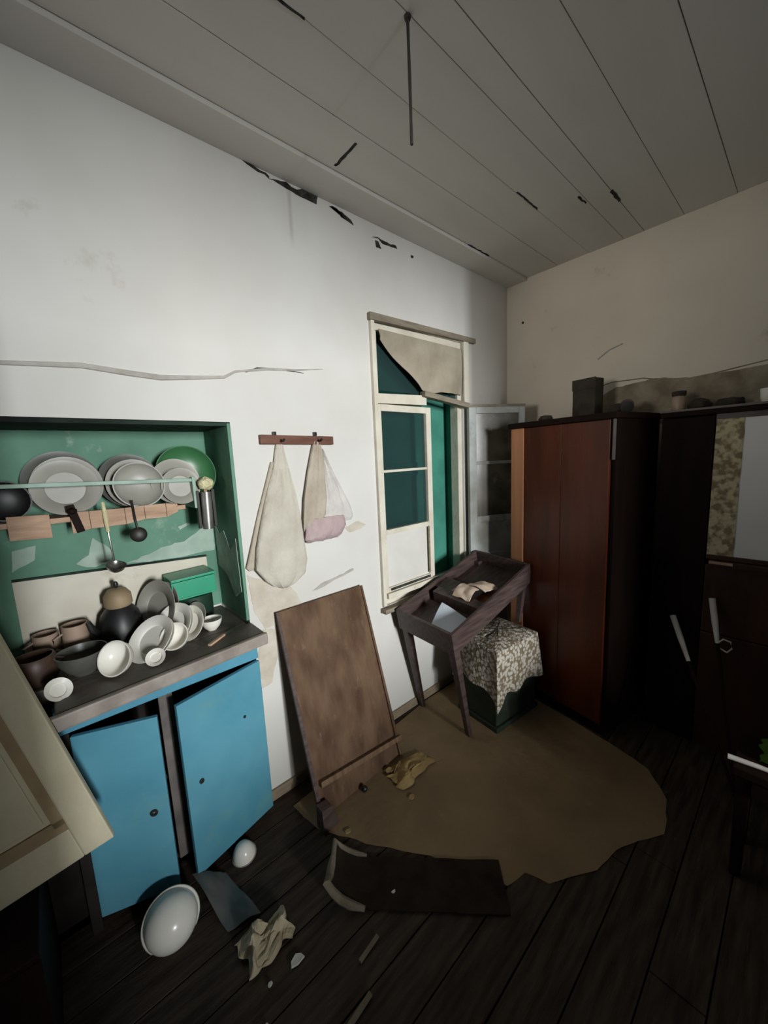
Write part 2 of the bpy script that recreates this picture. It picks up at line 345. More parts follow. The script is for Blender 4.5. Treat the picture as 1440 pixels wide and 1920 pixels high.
obj('nail_hole', B().lathe([(0, 0), (.008, 0), (.008, .004), (0, .004)], (X1-.003, 1.38, 2.36), (1, 0, 0), 10), HOLE, wr)
bl = struct(obj('baseboard_left', (lambda b: (b.box(.57, 1.53, Y1-.012, Y1, 0, .05), b)[-1])(B()), BASE, bev=.003))
bl2 = struct(obj('baseboard_left', B().box(1.53, X1-.002, Y1-.012, Y1, 0, .05), BASE, bev=.003))

# ------------------------------------------------------------------ niche lining (part of the left wall)
NB = 1.80
obj('niche_back', B().box(-.218, .558, NB-.012, NB-.001, .86, 1.655), GREEN, wl)
obj('niche_side', B().box(.548, .5595, Y1+.001, NB-.012, .86, 1.655), GREEN, wl)
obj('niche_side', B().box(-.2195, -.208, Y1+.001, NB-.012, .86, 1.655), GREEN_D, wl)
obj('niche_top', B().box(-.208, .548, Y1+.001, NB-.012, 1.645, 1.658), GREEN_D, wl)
obj('splash_panel', B().hexa([(-.125, NB-.018, .87), (.50, NB-.018, .87), (.50, NB-.012, .87), (-.125, NB-.012, .87), (-.125, NB-.018, 1.135), (.50, NB-.018, 1.095), (.50, NB-.012, 1.095), (-.125, NB-.012, 1.135)]), SPLASH, wl)
obj('panel_trim', B().bar((-.125, NB-.02, 1.14), (.50, NB-.02, 1.10), .008, .008), GREEN_D, wl)
for pts in ([(.20, 1.13), (.28, 1.15), (.33, 1.17), (.42, 1.18), (.50, 1.23), (.54, 1.24), (.54, 1.12), (.40, 1.115), (.28, 1.12)],
            [(.05, 1.16), (.09, 1.19), (.11, 1.25), (.14, 1.22), (.17, 1.18), (.15, 1.14), (.08, 1.14)], [(-.12, 1.17), (-.06, 1.20), (-.05, 1.25), (-.11, 1.24)],
            [(.41, 1.23), (.45, 1.25), (.44, 1.26), (.40, 1.245)]):
    blob('flaked_paint', wl, PALE_GREEN, pts, 'y', NB-.011, -.004)

blob('flaked_paint', wl, PALE_GREEN, [(1.52, .98), (1.53, 1.20), (1.60, 1.14), (1.66, 1.22), (1.72, 1.20), (1.77, 1.24), (1.77, 1.05), (1.66, 1.02), (1.60, .94)], 'x', .5475, -.002)
# ------------------------------------------------------------------ window in the left wall
win = struct(obj('window_1', (lambda b: (b.box(1.285, 1.325, 1.515, 1.575, .69, 2.18), b.box(2.0, 2.04, 1.515, 1.575, .69, 2.18),
      b.box(1.325, 2.0, 1.515, 1.575, 2.135, 2.18), b.box(1.325, 2.0, 1.515, 1.575, .69, .725), b)[-1])(B()), WHITEW, bev=.003))
obj('lintel_board', B().hexa([(1.275, 1.476, 2.165), (2.15, 1.476, 2.185), (2.15, 1.4995, 2.185), (1.275, 1.4995, 2.165), (1.275, 1.476, 2.20), (2.15, 1.476, 2.215), (2.15, 1.4995, 2.215), (1.275, 1.4995, 2.20)]), TAUPE, win, bev=.003)
obj('casing', B().box(1.283, 1.305, 1.48, 1.4995, .70, 2.165), WHITEW, win, bev=.003)
obj('casing', B().box(2.035, 2.085, 1.484, 1.4995, 1.80, 2.185), WHITEW, win, bev=.003)
obj('transom_bar', B().hexa([(1.325, 1.505, 1.775), (1.70, 1.505, 1.785), (1.70, 1.56, 1.785), (1.325, 1.56, 1.775), (1.325, 1.505, 1.825), (1.70, 1.505, 1.84), (1.70, 1.56, 1.84), (1.325, 1.56, 1.825)]), WHITEW, win, bev=.003)
obj('transom_bar', B().bar((1.66, 1.50, 1.845), (2.05, 1.475, 1.795), .045, .03), TAUPE, win, bev=.003, label='dark broken stub of the transom bar')
obj('transom_post', B().box(1.325, 1.345, 1.52, 1.55, 1.826, 2.134), WHITEW, win)
obj('pane', B().box(1.345, 2.0, 1.532, 1.536, 1.846, 2.134), GLASS, win)
obj('sill', B().hexa([(1.27, 1.40, .668), (2.06, 1.44, .668), (2.06, 1.56, .668), (1.27, 1.56, .668), (1.27, 1.40, .688), (2.06, 1.44, .688), (2.06, 1.56, .688), (1.27, 1.56, .688)]) if False else B().box(1.27, 2.03, 1.455, 1.4995, .664, .688), TAUPE, win, bev=.003)
# reveal and closed outer shutters
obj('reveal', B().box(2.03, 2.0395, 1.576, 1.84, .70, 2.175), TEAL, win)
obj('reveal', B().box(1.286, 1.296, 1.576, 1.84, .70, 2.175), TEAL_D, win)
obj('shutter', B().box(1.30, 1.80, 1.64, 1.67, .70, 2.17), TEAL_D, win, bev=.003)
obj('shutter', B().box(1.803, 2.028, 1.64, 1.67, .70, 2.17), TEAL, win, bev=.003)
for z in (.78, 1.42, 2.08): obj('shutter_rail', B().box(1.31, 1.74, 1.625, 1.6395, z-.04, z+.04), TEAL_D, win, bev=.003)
# left casement, closed
cas = obj('casement', (lambda b: (b.box(1.302, 1.332, 1.49, 1.53, .735, 1.77), b.box(1.675, 1.715, 1.49, 1.53, .735, 1.77), b.box(1.332, 1.675, 1.49, 1.53, 1.735, 1.77),
      b.box(1.332, 1.675, 1.495, 1.525, 1.418, 1.432), b.box(1.332, 1.675, 1.49, 1.53, 1.085, 1.112), b.box(1.332, 1.675, 1.49, 1.53, .735, .79), b)[-1])(B()), WHITEW, win, bev=.003)
obj('pane', B().box(1.332, 1.675, 1.509, 1.513, 1.432, 1.735), GLASS, cas)
obj('pane', B().box(1.332, 1.675, 1.509, 1.513, 1.112, 1.418), GLASS, cas)
obj('solid_panel', B().box(1.332, 1.675, 1.503, 1.515, .79, 1.085), PANELW, cas)
obj('bead', B().box(1.662, 1.675, 1.486, 1.4895, .80, 1.08), TAUPE, cas)
obj('weather_groove', B().box(1.345, 1.67, 1.484, 1.4895, .772, .785), HOLE, cas)
obj('weather_bar', B().box(1.31, 1.735, 1.470, 1.4895, .735, .765), WHITEW, cas, bev=.003)
# right casement, swung wide into the room
H = V((2.045, 1.470, 0)); dr = V((math.cos(math.radians(31)), -math.sin(math.radians(31)), 0)); dn = V((dr.y, -dr.x, 0))
zz = V((0, 0, 1))
ob = lambda b, a0, a1, z0, z1, d0=-.018, d1=.018: b.obox(H, dr, dn, zz, (a0, a1), (d0, d1), (z0, z1))
b = B()
ob(b, 0, .05, .79, 1.785); ob(b, .345, .385, .79, 1.785); ob(b, .05, .345, 1.745, 1.785); ob(b, .05, .345, 1.425, 1.445); ob(b, .05, .345, 1.05, 1.09); ob(b, .05, .345, .79, .84)
cs2 = obj('casement', b, SASHGREY, win, bev=.003, label='weathered casement swung wide open')
obj('pane', ob(B(), .05, .345, 1.445, 1.745, -.003, .003), DIRTYGLASS, cs2)
obj('pane', ob(B(), .05, .345, 1.09, 1.425, -.003, .003), DIRTYGLASS, cs2)
obj('solid_panel', ob(B(), .05, .345, .84, 1.05, -.008, .008), SASHGREY, cs2)
b = B(); ob(b, -.002, .387, 1.785, 1.80); obj('top_edge', b, TAUPE, cs2)
# torn sheet hanging in the fanlight
def torn(u, v):
    x = 1.345+.68*u; top = 2.138+.0*u
    low = 2.085 - .235*min(1, u/.47) + (.012 if u > .47 else 0)
    low += .010*nz(u*9, 2, 1)
    z = top+(low-top)*v
    return (x, 1.497-.012*math.sin(u*14+v*3)*v-.006*v, z)
one('torn_sheet', B().sheet(torn, 34, 8, .0025), SHEET, (1.68, 1.49, 1.85), 'torn grey beige sheet hanging slanted across the fanlight of the window', 'sheet', smooth=True)

# ------------------------------------------------------------------ counter and blue cabinet
cab = thing('base_cabinet', (.25, 1.6, 0), 'blue painted base cabinet with two ajar doors under the stone counter', 'cabinet')
obj('carcass', (lambda b: (b.box(-.20, -.04, 1.505, 1.79, .02, .80), b.box(.535, .557, 1.465, 1.79, 0, .80), b.box(-.04, .535, 1.76, 1.79, .02, .80), b.box(-.04, .535, 1.50, 1.76, .02, .04), b)[-1])(B()), DARKIN, cab)
obj('top_rail', B().box(-.07, .557, 1.44, 1.465, .715, .80), BLUE, cab, bev=.003)
obj('side_stile', B().box(-.07, -.042, 1.44, 1.465, .0, .714), DARKIN, cab, bev=.003)  # blue stile given the dark interior colour to stand for shade
obj('middle_stile', B().box(.20, .245, 1.47, 1.495, .04, .714), GREYWOOD, cab, bev=.003)
obj('shelf', B().box(-.039, .534, 1.50, 1.759, .36, .378), DARKIN, cab)
def door(h, f, z0, z1, m, dz=0):
    h, f = V((*h, 0)), V((*f, 0)); a = (f-h).normalized(); n = V((a.y, -a.x, 0))
    if n.y > 0: n = -n
    L = (f-h).length; rise = V((0, 0, dz))
    d = obj('door', B().hexa([h+n*0+zz*z0, f+zz*z0+rise, f-n*.018+zz*z0+rise, h-n*.018+zz*z0, h+zz*z1, f+zz*z1+rise, f-n*.018+zz*z1+rise, h-n*.018+zz*z1]), m, cab, bev=.003)
    return d, h, a, n, L
d, h, a, n, L = door((-.042, 1.43), (.176, 1.365), .055, .705, BLUE_D, -.012)
p = h+a*(L-.045)+n*.001+zz*.36
obj('keyhole_ring', B().lathe([(.004, 0), (.011, 0), (.012, .004), (.006, .006), (.004, .002)], p, n, 12), DARKIN, d, smooth=True)
d, h, a, n, L = door((.554, 1.425), (.232, 1.352), .045, .712, BLUE_D, -.004)
p = h+a*(L-.05)+n*.001+zz*.39
obj('keyhole_ring', B().lathe([(.003, 0), (.008, 0), (.009, .004), (.004, .005), (.003, .002)], p, n, 12), DARKIN, d, smooth=True)
obj('screw', B().lathe([(0, 0), (.006, 0), (.005, .003), (0, .003)], h+a*.09+n*.001+zz*.52, n, 10), DARKIN, d)
ct = thing('counter_top', (.25, 1.5, .83), 'grey stone counter slab with pale front edge over the blue cabinet', 'counter')
obj('slab', B().hexa([(-.06, 1.315, .815), (.575, 1.365, .815), (.545, 1.785, .815), (-.20, 1.785, .815), (-.06, 1.315, .850), (.575, 1.365, .850), (.545, 1.785, .850), (-.20, 1.785, .850)]) if False else
    (lambda b: (b.hexa([(-.06, 1.315, .802), (.562, 1.368, .802), (.562, 1.498, .802), (-.06, 1.498, .802), (-.06, 1.315, .850), (.562, 1.368, .850), (.562, 1.498, .850), (-.06, 1.498, .850)]), b.box(-.205, .546, 1.4985, 1.785, .802, .850), b)[-1])(B()), STONE, ct, bev=.004)
obj('front_edge', B().hexa([(-.105, 1.285, .808), (.566, 1.345, .808), (.566, 1.366, .808), (-.105, 1.308, .808), (-.105, 1.285, .852), (.566, 1.345, .852), (.566, 1.366, .852), (-.105, 1.308, .852)]), NOSE, ct, bev=.006)

# ------------------------------------------------------------------ leaning cream door leaf
P0 = V((.018, 1.195, .505)); uu = V((-.235, .045, -.062)).normalized(); vv = V((-.15, .075, .61)); vv = (vv-uu*vv.dot(uu)).normalized(); nn = uu.cross(vv)
if nn.y > 0: nn = -nn
cd = thing('cupboard_door', P0+uu*.2, 'cream painted panelled door leaf propped aslant against the counter end', 'door')
S = lambda a0, a1, c0, c1, d0, d1, bb=None: (bb or B()).obox(P0, uu, vv, nn, (a0, a1), (c0, c1), (d0, d1))
DW, DH = .44, .86
b = B(); S(0, .068, 0, DH, -.02, 0, b); S(DW-.10, DW, 0, DH, -.02, 0, b); S(.068, DW-.10, 0, .095, -.02, 0, b); S(.068, DW-.10, DH-.10, DH, -.02, 0, b)
obj('frame', b, CREAM, cd, bev=.004)
obj('panel', S(.068, DW-.10, .095, DH-.10, -.018, -.010), CREAM, cd)
obj('panel', S(.105, DW-.13, .14, DH-.13, -.010, -.004), CREAM, cd, bev=.003)
b = B(); S(.068, DW-.10, .095, .128, -.010, -.003, b); S(.068, .092, .112, DH-.10, -.010, -.003, b); obj('moulding', b, CREAM_D, cd)
cr_ = thing('crate', (-.5, 1.3, 0), 'added dark crate standing for shade under the low corner of the cream door leaf', 'crate')
c0 = P0+uu*DW
obj('body', B().box(c0.x-.30, -.15, c0.y-.16, 1.485, 0, c0.z-.005), BLACKWOOD, cr_, bev=.004)  # added near-black body props the leaf and covers lit wall as shade
obj('lid_edge', B().box(c0.x-.302, -.148, c0.y-.165, c0.y-.1605, c0.z-.06, c0.z-.02), BLACKWOOD, cr_)

# ------------------------------------------------------------------ plate shelf in the niche
sh = thing('plate_shelf', (.17, 1.7, 1.34), 'worn beige plank shelf with pale green rail across the niche', 'shelf')
obj('plank', B().box(-.207, .40, 1.62, 1.787, 1.335, 1.352), WORN, sh, bev=.002)
fr = [(-.10, 1.392, 1.318), (0, 1.388, 1.312), (.05, 1.388, 1.316), (.10, 1.386, 1.326), (.20, 1.384, 1.326), (.26, 1.386, 1.336), (.33, 1.386, 1.334), (.37, 1.380, 1.350)]
for i, (p, q) in enumerate(zip(fr, fr[1:])):
    if i == 1: continue
    obj('fascia', B().hexa([(p[0], 1.606, p[2]-.02), (q[0]-.001, 1.606, q[2]-.02), (q[0]-.001, 1.6195, q[2]-.02), (p[0], 1.6195, p[2]-.02), (p[0], 1.606, p[1]-.02), (q[0]-.001, 1.606, q[1]-.02), (q[0]-.001, 1.6195, q[1]-.02), (p[0], 1.6195, p[1]-.02)]), WORN, sh, bev=.0015)
obj('rail', B().bar((-.206, 1.612, 1.468), (.435, 1.612, 1.446), .008, .013), RAIL, sh, bev=.0015)
obj('rail_post', B().box(.43, .442, 1.604, 1.787, 1.335, 1.458), RAIL, sh, bev=.0015)
def plate_prof(r, d=.018, t=.004):
    return [(0, 0), (r*.60, 0), (r*.66, d*.45), (r, d), (r*1.0, d+t*.7), (r*.64, d*.45+t), (r*.58, t), (0, t)]
def bowl_prof(r, h, t=.004):
    return [(0, 0), (r*.42, 0), (r*.45, h*.06), (r*.74, h*.32), (r*.92, h*.65), (r, h), (r-t, h), (r*.88, h*.65), (r*.70, h*.36), (r*.4, h*.12), (0, h*.10)]
def standing(name, prof, x, yb, z, r, lean, m, label, cat, group=None, turn=0):
    ax = V((math.sin(turn), -math.cos(lean), math.sin(lean))).normalized()
    o = V((x, yb, z+r*math.cos(lean)+.002))
    return one(name, B().lathe(prof, o, ax, 36), m, o, label, cat, group, smooth=True)
G1 = 'plates standing on the niche shelf'
standing('plate', plate_prof(.108, .02), .048, 1.735, 1.352, .108, .17, CHINA_DK, 'dark rimmed plate at the back of the left shelf group', 'plate', G1)
standing('plate', plate_prof(.098, .018), .060, 1.703, 1.352, .098, .17, CHINA_OLD, 'dusty grey plate in the middle of the left shelf group', 'plate', G1)
standing('plate', plate_prof(.092, .016), .052, 1.672, 1.352, .092, .17, CHINA_OLD, 'dusty grey plate foremost in the left shelf group', 'plate', G1)
standing('plate', plate_prof(.100, .02), .243, 1.735, 1.352, .100, .17, CHINA_DK, 'dark rimmed plate at the back of the middle shelf group', 'plate', G1)
standing('plate', plate_prof(.090, .018), .252, 1.700, 1.352, .090, .17, CHINA_OLD, 'pale dusty plate in front of the dark rimmed one at shelf middle', 'plate', G1)
standing('bowl', bowl_prof(.082, .04), .258, 1.663, 1.352, .082, .17, CHINA_OLD, 'shallow grey bowl on edge behind the rail at shelf middle', 'bowl')
standing('colander', bowl_prof(.112, .05), .435, 1.728, 1.352, .112, .2, ENAMEL_G, 'green enamel bowl on edge at the right end of the niche shelf', 'bowl')
standing('plate', plate_prof(.088, .018), .385, 1.672, 1.352, .088, .16, CHINA_OLD, 'dusty plate leaning in front of the green enamel bowl', 'plate', G1)
standing('saucer', plate_prof(.070, .014), .395, 1.642, 1.352, .070, .12, CHINA_OLD, 'small saucer at the right end of the shelf behind the rail', 'saucer')
t = thing('frying_pan', (-.10, 1.66, 1.352), 'black round pan standing at the left end of the niche shelf', 'pan')
obj('pan_body', B().lathe(bowl_prof(.062, .03), V((-.10, 1.655, 1.416)), (.15, -.98, .12), 28), BLACKPOT, t, smooth=True)
obj('handle', B().tube([(-.15, 1.65, 1.45), (-.19, 1.655, 1.49)], .007), BLACKPOT, t, smooth=True)
# things hanging from the shelf front
t = thing('ladle', (.142, 1.60, 1.15), 'long steel ladle with cream handle hanging from the niche shelf', 'ladle')
obj('handle', B().tube([(.140, 1.602, 1.392), (.141, 1.597, 1.345), (.142, 1.596, 1.29)], [.005, .007, .006]), CREAMBR, t, smooth=True)
obj('shank', B().tube([(.142, 1.596, 1.29), (.145, 1.595, 1.235), (.147, 1.593, 1.185)], .0032), STEEL, t, smooth=True)
obj('cup', B().lathe([(0, -.022), (.012, -.020), (.024, -.010), (.030, .004), (.028, .004), (.022, -.007), (.010, -.016), (0, -.018)], (.148, 1.566, 1.172), (.1, -.35, .95), 22), STEEL, t, smooth=True)
t = thing('skimmer', (.229, 1.60, 1.24), 'small black skimmer with round blade hanging from the niche shelf', 'skimmer')
obj('handle', B().tube([(.223, 1.602, 1.390), (.225, 1.597, 1.33), (.228, 1.597, 1.288)], .004), IRON, t, smooth=True)
obj('blade', B().lathe([(0, -.003), (.018, -.002), (.027, .003), (.027, .006), (.018, .001), (0, 0)], (.229, 1.596, 1.265), (0, -1, .1), 22), IRON, t, smooth=True)
t = thing('strap', (.05, 1.6, 1.34), 'short dark leather strap hung over the shelf edge at left', 'strap')
obj('band', B().bar((.052, 1.600, 1.392), (.072, 1.598, 1.30), .022, .006, (0, 1, 0)), BLACKWOOD, t, bev=.002)
obj('knot', B().lathe([(0, -.012), (.013, -.006), (.014, .005), (0, .013)], (.056, 1.598, 1.372), (0, 0, 1), 12), BLACKWOOD, t, smooth=True)
t = thing('brush_holder', (.475, 1.62, 1.24), 'grey tin tube holder hung at the right side of the niche', 'holder')
obj('tube', B().lathe([(0, 0), (.020, 0), (.020, .148), (.017, .148), (.017, .006), (0, .006)], (.470, 1.60, 1.248), (.03, 0, 1), 22), TIN, t, smooth=True)
obj('side_bar', B().box(.438, .449, 1.600, 1.622, 1.252, 1.402), IRON, t, bev=.002)
obj('side_bar', B().box(.496, .508, 1.600, 1.622, 1.252, 1.405), IRON, t, bev=.002)
obj('back_plate', B().box(.449, .496, 1.6215, 1.627, 1.262, 1.39), IRON, t)
b = B()
rg = []
for i in range(9):
    th = PI*i/8; ring = []
    for k in range(18):
        ph = 2*PI*k/18; rr = .030*(1+.22*nz(math.cos(ph)*3, math.sin(ph)*3, th*3))
        ring.append((.476+rr*math.sin(th)*math.cos(ph)+1e-4*k, 1.60+rr*math.sin(th)*math.sin(ph), 1.428-.85*rr*math.cos(th)))
    rg.append(ring)
b.loft(rg); bt = thing('scrub_brush', (.476, 1.60, 1.40), 'cream bristle scrubbing brush stuck in the grey tin holder', 'brush')
obj('bristle_head', b, CREAMBR, bt, smooth=True)
obj('stem', B().tube([(.474, 1.60, 1.405), (.471, 1.60, 1.30)], .006), WORN, bt, smooth=True)
t = thing('soap_box', (.41, 1.70, .985), 'teal green plastic box on the dark pot at the right of the niche', 'box')
def tray(cx, cy, z, w, d, h, tilt):
    a = V((math.cos(tilt), 0, math.sin(tilt))); c = V((-math.sin(tilt), 0, math.cos(tilt))); yv = V((0, 1, 0)); o = V((cx, cy, z)); b = B()
    for ra, rb, rc in (((-w/2, w/2), (-d/2, d/2), (0, .006)), ((-w/2, w/2), (-d/2, -d/2+.005), (.006, h)), ((-w/2, w/2), (d/2-.005, d/2), (.006, h)), ((-w/2, -w/2+.005), (-d/2+.005, d/2-.005), (.006, h)), ((w/2-.005, w/2), (-d/2+.005, d/2-.005), (.006, h))):
        b.obox(o, a, yv, c, ra, rb, rc)
    return b
obj('body', tray(.402, 1.70, .972, .165, .13, .075, .02), TEALPL, t, bev=.002)
obj('lid', B().hexa([(.318, 1.634, 1.047), (.487, 1.634, 1.051), (.487, 1.767, 1.051), (.318, 1.767, 1.047), (.318, 1.634, 1.058), (.487, 1.634, 1.062), (.487, 1.767, 1.062), (.318, 1.767, 1.058)]), TEALPL, t, bev=.003)
t = thing('enamel_pot', (.41, 1.70, .85), 'dark green enamel pot under the teal box on the counter', 'pot')
obj('pot_body', B().lathe([(0, 0), (.068, 0), (.076, .015), (.076, .114), (.081, .117), (.081, .120), (.072, .120), (.072, .018), (0, .006)], (.405, 1.70, .851), n=32), ENAMEL_DG, t, smooth=True)
obj('lug', B().tube([(.325, 1.70, .93), (.310, 1.695, .925), (.310, 1.69, .905), (.328, 1.69, .90)], .004), ENAMEL_DG, t, smooth=True)
t = thing('kettle', (.18, 1.68, .85), 'black kettle with a tan lid on the counter against the white panel', 'kettle')
obj('kettle_body', B().lathe([(0, 0), (.060, 0), (.072, .02), (.074, .06), (.060, .115), (.040, .140), (0, .140)], (.150, 1.70, .851)), BLACKPOT, t, smooth=True)
lid = obj('lid', B().lathe([(.040, .141), (.046, .150), (.044, .185), (.030, .205), (0, .212)], (.150, 1.70, .851)), TAN, t, smooth=True)
obj('knob', B().lathe([(0, .206), (.006, .214), (.009, .224), (.006, .234), (0, .237)], (.150, 1.70, .851), n=14), BLACKPOT, lid, smooth=True)
obj('spout', B().tube([(.082, 1.69, .905), (.062, 1.685, .93), (.052, 1.68, .965)], [.015, .012, .009]), BLACKPOT, t, smooth=True)
obj('handle', B().tube([(.196, 1.66, .965), (.208, 1.64, .955), (.21, 1.638, .91), (.204, 1.65, .885)], .006), BLACKPOT, t, smooth=True)
def pot(x, yy, r, h, m, label, lean=(0, 0, 1)):
    t = thing('mug', (x, yy, .85), label, 'mug')
    obj('mug_body', B().lathe([(0, 0), (r*.9, 0), (r, .006), (r, h), (r-.004, h), (r-.005, .01), (0, .008)], (x, yy, .851), lean, 24), m, t, smooth=True)
    obj('handle', B().tube([(x-r*.9, yy-.01, .851+h*.8), (x-r*1.6, yy-.02, .851+h*.7), (x-r*1.6, yy-.02, .851+h*.4), (x-r*.9, yy-.01, .851+h*.25)], .004), m, t, smooth=True)
pot(.015, 1.70, .038, .115, PINKPOT, 'beige enamel mug on the counter, left of the black kettle')
pot(-.065, 1.72, .036, .10, PINKPOT, 'leftmost beige mug on the counter, against the white panel')
t = thing('stew_pot', (-.075, 1.58, .85), 'brown round pot at the left end of the counter', 'pot')
obj('pot_body', B().lathe([(0, 0), (.046, 0), (.058, .02), (.058, .07), (.050, .085), (.046, .085), (.052, .068), (.052, .02), (0, .008)], (-.095, 1.57, .851)), BROWNPOT, t, smooth=True)
obj('lug', B().tube([(-.04, 1.55, .92), (-.025, 1.545, .915), (-.03, 1.54, .90), (-.042, 1.55, .895)], .004), BROWNPOT, t, smooth=True)
t = thing('mixing_bowl', (.03, 1.50, .85), 'dark grey deep bowl on the counter left of the white bowls', 'bowl')
obj('bowl_body', B().lathe(bowl_prof(.070, .075), (.020, 1.53, .851)), CHINA_DK, t, smooth=True)
def dish(name, prof, c, ax, m, label, cat, group=None, n=34):
    return one(name, B().lathe(prof, V(c), V(ax), n), m, c, label, cat, group, smooth=True)
G2 = 'white crockery heaped on the counter'
dish('saucer', plate_prof(.034, .012), (-.050, 1.42, .867), (.35, -.75, .62), CHINA, 'small white saucer lying at the left end of the counter', 'saucer')
dish('bowl', bowl_prof(.055, .05), (.125, 1.455, .889), (-.55, -.55, .35), CHINA, 'round white bowl tipped toward the left in front of the black kettle', 'bowl', G2)
dish('plate', plate_prof(.085, .014), (.215, 1.50, .900), (-.62, -.35, .70), CHINA, 'white plate leaning low right of the tipped white bowl', 'plate', G2)
dish('plate', plate_prof(.085, .014), (.222, 1.504, .8925), (-.62, -.35, .70), CHINA, 'white plate nested beneath the low leaning plate', 'plate', G2)
dish('plate', plate_prof(.080, .014), (.300, 1.545, .913), (-.72, -.40, .52), CHINA, 'white plate leaning steeply in the middle of the heap', 'plate', G2)
dish('plate', plate_prof(.080, .014), (.3085, 1.5495, .908), (-.72, -.40, .52), CHINA, 'white plate behind the steep middle plate of the heap', 'plate', G2)
dish('plate', plate_prof(.066, .012), (.352, 1.535, .905), (-.78, -.42, .44), CHINA, 'small white plate on edge just left of the upright bowl', 'plate', G2)
dish('bowl', bowl_prof(.048, .045), (.292, 1.475, .885), (-.45, -.6, .55), CHINA, 'white bowl tipped over in front of the middle plates', 'bowl', G2)
dish('plate', plate_prof(.058, .012), (.385, 1.585, .905), (-.80, -.35, .42), CHINA_OLD, 'dusty plate on edge below the teal box', 'plate', G2)
dish('bowl', bowl_prof(.040, .046), (.425, 1.545, .851), (0, 0, 1), CHINA, 'upright white bowl at the right end of the heap', 'bowl', G2)
dish('saucer', plate_prof(.030, .010), (.205, 1.415, .868), (-.3, -.6, .7), CHINA, 'tiny white saucer at the front edge of the counter', 'saucer')
dish('platter', plate_prof(.110, .016), (.272, 1.655, .955), (-.86, -.38, .28), CHINA_OLD, 'large grey platter standing on edge right of the black kettle', 'platter')
dish('platter', plate_prof(.100, .016), (.300, 1.675, .948), (-.88, -.34, .28), CHINA_OLD, 'smaller grey platter standing behind the large grey platter', 'platter')
t = thing('knife', (.45, 1.45, .85), 'table knife lying on the right end of the counter', 'knife')
obj('blade', B().bar((.44, 1.455, .8525), (.50, 1.50, .8525), .012, .0015), STEEL, t)
obj('handle', B().bar((.37, 1.405, .8545), (.44, 1.455, .8545), .013, .008), WORN, t, bev=.002)

# ------------------------------------------------------------------ coat rack and bags
rk = thing('coat_rack', (.84, 1.49, 1.585), 'brown wooden wall rail with pegs left of the window', 'coat rack')
obj('rail', B().hexa([(.668, 1.478, 1.574), (1.018, 1.478, 1.568), (1.018, 1.4995, 1.568), (.668, 1.4995, 1.574), (.668, 1.478, 1.612), (1.018, 1.478, 1.605), (1.018, 1.4995, 1.605), (.668, 1.4995, 1.612)]), PEGW, rk, bev=.003)
for x in (.735, .93): obj('bracket', B().box(x-.008, x+.008, 1.488, 1.4995, 1.608, 1.625), IRON, rk, bev=.002)
for x in (.755, .935): obj('peg', B().tube([(x, 1.478, 1.585), (x, 1.455, 1.585), (x, 1.448, 1.592)], .005), IRON, rk, smooth=True)
def cloth(rows, yb, folds=3, amp=.004, seed=0, n=30):
    rings = []
    for i, (z, xl, xr, th) in enumerate(rows):
        ring = []; hw = (xr-xl)/2; cx = (xl+xr)/2
        for k in range(n):
            a = 2*PI*k/n; x = cx+hw*math.cos(a); yy = math.sin(a)
            f = amp*math.sin(math.cos(a)*PI*folds+seed+i*.25)+amp*1.4*nz(x*18, z*18, seed)
            y_ = yb-th/2-th/2*yy*(abs(yy)**-.35 if abs(yy) > .02 else 1)
            if yy > 0: y_ -= f*min(1, yy*2)
            ring.append((x, min(y_, yb), z+.004*nz(x*20, z, seed+4)))
        rings.append(ring)
    return B().loft(rings)
def dense(rows, k=3):
    out = []
    for p, q in zip(rows, rows[1:]):
        for j in range(k): out.append(tuple(p[i]+(q[i]-p[i])*j/k for i in range(4)))
    return out+[rows[-1]]
t = thing('cloth_bag', (.72, 1.48, .97), 'sagging off-white canvas bag hanging from the left peg of the rail', 'bag')
obj('bag_body', cloth(dense([(1.47, .712, .788, .019), (1.36, .668, .808, .028), (1.26, .635, .818, .038), (1.16, .605, .822, .045), (1.07, .592, .828, .05), (1.01, .635, .815, .046), (.975, .67, .77, .036), (.962, .70, .74, .02)]), 1.497, 3, .005, 2), CANVAS, t, smooth=True)
obj('strap', cloth(dense([(1.592, .742, .768, .012), (1.54, .728, .775, .014), (1.462, .712, .789, .016)]), 1.497, 2, .003, 5), CANVAS, t, smooth=True)
obj('side_flap', cloth(dense([(1.50, .708, .722, .012), (1.30, .635, .668, .014), (1.12, .575, .625, .018), (1.08, .562, .61, .018), (1.065, .575, .60, .01)]), 1.499, 1, .002, 9), BEIGECL, t, smooth=True)
t = thing('cloth_bundle', (.95, 1.48, 1.14), 'beige and pinkish cloth hanging from the right peg of the rail', 'cloth')
obj('drape', cloth(dense([(1.592, .918, .95, .014), (1.54, .90, .956, .02), (1.45, .872, .958, .028), (1.33, .842, .96, .035), (1.25, .832, .95, .035), (1.20, .832, .89, .03), (1.185, .838, .86, .015)]), 1.497, 2, .005, 1), BEIGECL, t, smooth=True)
obj('fold', cloth(dense([(1.55, .945, .965, .012), (1.46, .945, 1.0, .02), (1.36, .945, 1.05, .03), (1.28, .93, 1.09, .034), (1.225, .92, 1.105, .034), (1.205, .95, 1.10, .02)]), 1.497, 3, .006, 4), PALECL, t, smooth=True)
obj('hem', cloth(dense([(1.24, .84, 1.05, .034), (1.19, .838, 1.055, .042), (1.15, .828, 1.03, .040), (1.132, .845, 1.01, .02)]), 1.494, 3, .006, 7), PINK, t, smooth=True, label='pinkish lower edge of the cloth')

